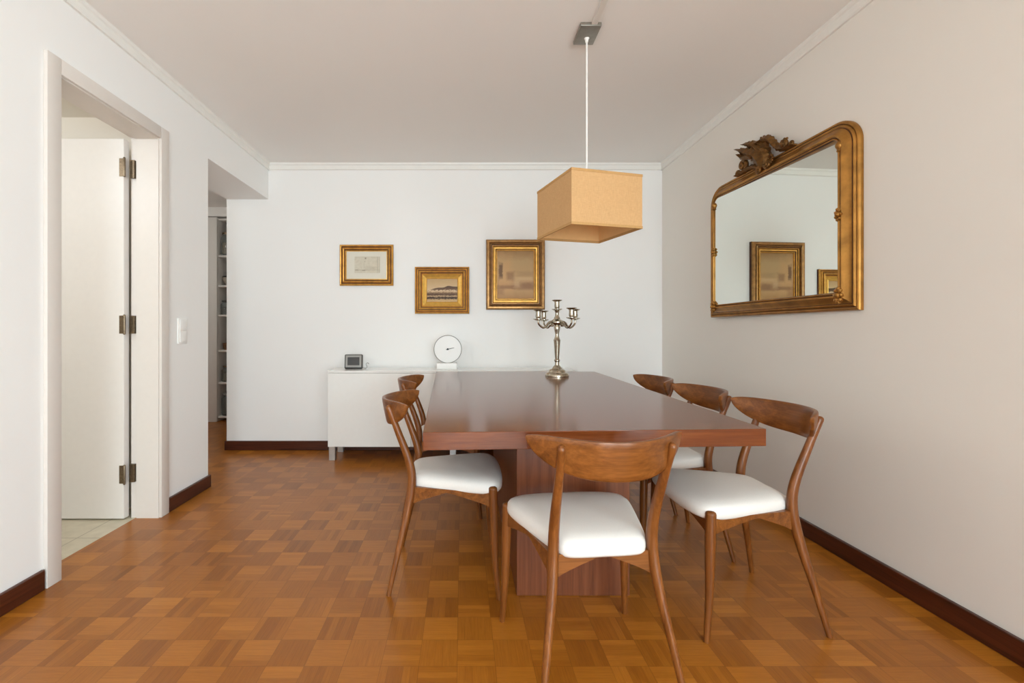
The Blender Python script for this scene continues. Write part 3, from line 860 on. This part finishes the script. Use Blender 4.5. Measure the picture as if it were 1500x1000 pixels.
def front_leg_bm(s):
    pts = [(s * 0.230, 0.222, 0.0), (s * 0.223, 0.208, 0.15), (s * 0.219, 0.203, 0.30), (s * 0.216, 0.199, 0.427)]
    rad = [0.0095, 0.0130, 0.0165, 0.0175]
    C = catmull([Vector(p) for p in pts], 6)
    R = [v.x for v in catmull([Vector((r, 0, 0)) for r in rad], 6)]
    bm = tube(B(), C, R, 14, (False, False), 1.0, (0, 1, 0))
    lathe(bm, [(0.0174, 0.427), (0.0160, 0.432), (0.010, 0.436), (0, 0.437)], 14, s * 0.216, 0.199, 0)
    return bm
def arch_rail(p0, p1, d0, d1, mid, peak=0.5, ztop=0.412, th=0.018, N=16):
    bm = B(); a, b = Vector(p0), Vector(p1)
    d = (b - a); L = d.length; d.normalize(); nn = Vector((-d.y, d.x, 0)) * th / 2
    rows = []
    for i in range(N + 1):
        t_ = i / N
        if t_ < peak: dep = d0 + (mid - d0) * (t_ / peak) ** 0.85
        else: dep = d1 + (mid - d1) * ((1 - t_) / (1 - peak)) ** 0.85
        c = a + d * L * t_
        rows.append([bm.verts.new((c.x + nn.x * q_, c.y + nn.y * q_, z)) for q_, z in ((1, ztop), (-1, ztop), (-1, ztop - dep), (1, ztop - dep))])
    for r0, r1 in zip(rows[:-1], rows[1:]):
        for k in range(4): bm.faces.new((r0[k], r0[(k + 1) % 4], r1[(k + 1) % 4], r1[k]))
    bm.faces.new(list(reversed(rows[0]))); bm.faces.new(rows[-1])
    return bm

def make_chair(label):
    t_ = thing('dining_chair', label, 'chair', (0, 0, 0), 0, 'dining chairs around the table')
    s_ = obj('seat', seat_bm(), M['seat'], t_, angle=60); s_['label'] = 'white padded leather seat'
    obj('backrest', backrest_bm(), M['chair_x'], t_, angle=50)
    for s in (-1, 1):
        obj('front_leg', front_leg_bm(s), M['chair'], t_, angle=50)
        obj('rear_leg', rear_leg_bm(s), M['chair'], t_, angle=60)
        obj('side_rail', arch_rail((s * 0.148, -0.118, 0), (s * 0.210, 0.190, 0), 0.066, 0.056, 0.012, 0.45), M['chair_x'], t_, angle=30)
    obj('rear_rail', arch_rail((-0.140, -0.124, 0), (0.140, -0.124, 0), 0.066, 0.066, 0.006), M['chair_x'], t_, angle=30)
    obj('front_rail', arch_rail((-0.204, 0.198, 0), (0.204, 0.198, 0), 0.056, 0.056, 0.012), M['chair_x'], t_, angle=30)
    return t_

R_ = math.radians
chairs = [
    ((0.395, 1.416, 0), R_(5.5), 'brown wooden chair with white seat, seen from behind at the near end of the table'),
    ((-0.078, 1.975, 0), R_(-90), 'brown wooden chair with white seat, nearer of the two on the left of the table'),
    ((-0.118, 2.72, 0), R_(-90), 'brown wooden chair mostly hidden behind the nearer chair on the left of the table'),
    ((1.045, 1.735, 0), R_(90), 'brown wooden chair with white seat, nearest of the three on the right of the table'),
    ((1.022, 2.235, 0), R_(90), 'brown wooden chair, middle of the three on the right of the table'),
    ((1.005, 2.75, 0), R_(90), 'brown wooden chair farthest back on the right of the table'),
]
proto = make_chair(chairs[0][2])
proto.location = chairs[0][0]; proto.rotation_euler = (0, 0, chairs[0][1])
for loc, rz, lab in chairs[1:]:
    dup(proto, loc, rz, lab)

# ------------------------------------------------------------------ candelabra
cd = thing('candelabra', 'five-branched silver candelabra without candles on the far end of the table', 'candelabra', (0.665, 3.13, TZ), R_(25))
obj('base', lathe(B(), [(0, 0), (0.082, 0), (0.083, 0.008), (0.079, 0.020), (0.072, 0.027), (0.060, 0.030), (0.057, 0.040), (0.052, 0.047), (0.036, 0.053), (0.030, 0.064), (0.021, 0.074), (0.015, 0.080), (0, 0.081)], 40), M['silver'], cd)
obj('stem', lathe(B(), [(0.015, 0.078), (0.014, 0.100), (0.020, 0.108), (0.020, 0.114), (0.014, 0.122), (0.017, 0.16), (0.022, 0.235), (0.0245, 0.252), (0.019, 0.262), (0.0125, 0.285), (0.0135, 0.300), (0.020, 0.325), (0.0225, 0.345), (0.018, 0.356), (0.022, 0.362)], 28), M['silver'], cd)
obj('hub', lathe(B(), [(0.018, 0.355), (0.030, 0.362), (0.046, 0.374), (0.046, 0.382), (0.036, 0.392), (0.022, 0.400), (0.020, 0.41), (0.014, 0.420), (0.013, 0.445), (0.017, 0.455), (0.013, 0.462), (0, 0.463)], 32), M['silver'], cd)
def cup(bm, x, y, z):
    return lathe(bm, [(0.012, 0), (0.020, 0.002), (0.036, 0.010), (0.036, 0.013), (0.020, 0.010), (0.015, 0.016), (0.019, 0.028), (0.0165, 0.050), (0.018, 0.064), (0.034, 0.072), (0.036, 0.075), (0.033, 0.077), (0.016, 0.073), (0.014, 0.045), (0, 0.043)], 24, x, y, z)
c0 = obj('candle_cup', cup(B(), 0, 0, 0.458), M['silver'], cd)
for k in range(4):
    a = k * PI / 2
    ca, sa = math.cos(a), math.sin(a)
    path = [(0.030, 0.372), (0.050, 0.382), (0.072, 0.372), (0.092, 0.350), (0.115, 0.340), (0.140, 0.352), (0.156, 0.370), (0.158, 0.392)]
    C = catmull([Vector((r * ca, r * sa, z)) for r, z in path], 6)
    bm = B(); tube(bm, C, [0.0085 - 0.0025 * (i / len(C)) for i in range(len(C))], 10)
    # leaf curl under the root of the arm
    C2 = catmull([Vector((r * ca, r * sa, z)) for r, z in ((0.050, 0.378), (0.060, 0.362), (0.050, 0.352), (0.044, 0.360))], 5)
    tube(bm, C2, [0.006] * len(C2), 8)
    arm = obj('arm', bm, M['silver'], cd)
    obj('candle_cup', cup(B(), 0.158 * ca, 0.158 * sa, 0.388 + (0.008 if k in (0, 3) else 0.0)), M['silver'], arm)

# ------------------------------------------------------------------ pendant lamp
LX, LY = 0.620, 2.222
rz = math.atan2(0.196, 0.741)
ld = thing('pendant_lamp', 'square straw-coloured linen pendant lamp hanging on a white cord above the table', 'lamp', (LX, LY, 0))
S2, ZB, ZT = 0.183, H + 0.478, H + 0.478 + 0.252
def rot(bm, a=rz):
    bmesh.ops.rotate(bm, verts=bm.verts, cent=(0, 0, 0), matrix=Matrix.Rotation(a, 3, 'Z')); return bm
def ring_wall(s_out, s_in, z0, z1):
    bm = B()
    L = []
    for s_, z in ((s_out, z0), (s_out, z1), (s_in, z1), (s_in, z0)):
        L.append([bm.verts.new((a * s_, b * s_, z)) for a, b in ((-1, -1), (1, -1), (1, 1), (-1, 1))])
    for i in range(4):
        for k in range(4):
            bm.faces.new((L[i][k], L[i][(k + 1) % 4], L[(i + 1) % 4][(k + 1) % 4], L[(i + 1) % 4][k]))
    return rot(bm)
sh = obj('lamp_shade', ring_wall(S2, S2 - 0.002, ZB, ZT), M['shade'], ld, smooth=False)
obj('lining', ring_wall(S2 - 0.0021, S2 - 0.003, ZB + 0.002, ZT - 0.002), M['shade_in'], ld, smooth=False)
for z0, z1 in ((ZB - 0.001, ZB + 0.011), (ZT - 0.011, ZT + 0.001)):
    obj('edge_band', ring_wall(S2 + 0.0015, S2 - 0.0035, z0, z1), M['shade_trim'], ld, smooth=False)
sp = B()
for a, b in ((1, 1), (-1, 1)):
    tube(sp, [(a * -(S2 - 0.004), b * -(S2 - 0.004), ZT - 0.03), (a * (S2 - 0.004), b * (S2 - 0.004), ZT - 0.03)], [0.002, 0.002], 8)
obj('spider', rot(sp), M['steel'], ld)
obj('socket', lathe(B(), [(0, 0), (0.02, 0.004), (0.02, 0.05), (0.012, 0.07), (0.004, 0.075), (0, 0.076)], 20, 0, 0, ZT - 0.08), M['plug'], ld)
obj('bulb', lathe(B(), [(0, 0), (0.02, 0.004), (0.03, 0.02), (0.031, 0.035), (0.022, 0.06), (0.013, 0.078), (0, 0.08)], 20, 0, 0, ZT - 0.155), plain('opal_bulb', (240, 236, 226), 0.3), ld)
obj('cord', tube(B(), [(0, 0, ZT - 0.02), (0, 0, ZC - 0.02)], [0.0048, 0.0048], 10), M['cord'], ld)
obj('canopy', box(B(), -0.054, 0.046, -0.092, 0.052, ZC - 0.018, ZC, 0.002, 2), M['steel'], ld)
obj('cord_grip', lathe(B(), [(0, 0), (0.007, 0), (0.009, 0.012), (0.013, 0.018), (0, 0.02)], 16, 0, 0, ZC - 0.037), M['plug'], ld)
rw = box(B(), LX - 0.002, LX + 0.026, YR + 0.05, LY - 0.02, ZC - 0.012, ZC, 0.002, 2)
tag(obj('cable_raceway', rw, M['trim']), 'white cable raceway along the ceiling leading to the lamp canopy', 'cable cover')

# ------------------------------------------------------------------ light
wd = bpy.data.worlds.new('daylight'); SC.world = wd; wd.use_nodes = True
bg = wd.node_tree.nodes['Background']
bg.inputs[0].default_value = lin(225, 235, 255); bg.inputs[1].default_value = 0.3

def area(name, loc, rot_, sx, sy, power, colr):
    L = bpy.data.lights.new(name, 'AREA'); L.shape = 'RECTANGLE'; L.size = sx; L.size_y = sy
    L.energy = power; L.color = colr
    o_ = bpy.data.objects.new(name, L); COL.objects.link(o_)
    o_.location = loc; o_.rotation_euler = rot_
    return o_
area('window_daylight', (XR + 0.12, (W1[0] + W1[1]) / 2, (W1[2] + W1[3]) / 2), (0, PI / 2, 0), W1[3] - W1[2], W1[1] - W1[0], 116, (0.765, 0.925, 1.0))
area('balcony_daylight', ((W2[0] + W2[1]) / 2, YR - 0.12, (W2[2] + W2[3]) / 2), (PI / 2, 0, 0), W2[1] - W2[0], W2[3] - W2[2], 202, (0.765, 0.925, 1.0))
def point(name, loc, power, colr, r=0.1):
    L = bpy.data.lights.new(name, 'POINT'); L.energy = power; L.color = colr; L.shadow_soft_size = r
    o_ = bpy.data.objects.new(name, L); COL.objects.link(o_); o_.location = loc
    return o_
point('bathroom_fill_light', (-2.55, 1.35, 2.1), 15, (0.88, 0.94, 1.0), 0.12)  # added fill without a fixture, brightens the open door and bathroom
point('passage_fill_light', (-2.75, 3.7, 2.3), 8.0, (0.95, 0.93, 0.88), 0.1)  # added fill with no source of its own, lifts the bookcase and passage

vs = SC.view_settings
vs.view_transform = 'Standard'; vs.look = 'None'; vs.gamma = 1.0; vs.use_curve_mapping = False
vs.exposure = 0.0
SC.cycles.max_bounces = 10; SC.cycles.diffuse_bounces = 7
SC.cycles.sample_clamp_indirect = 8.0
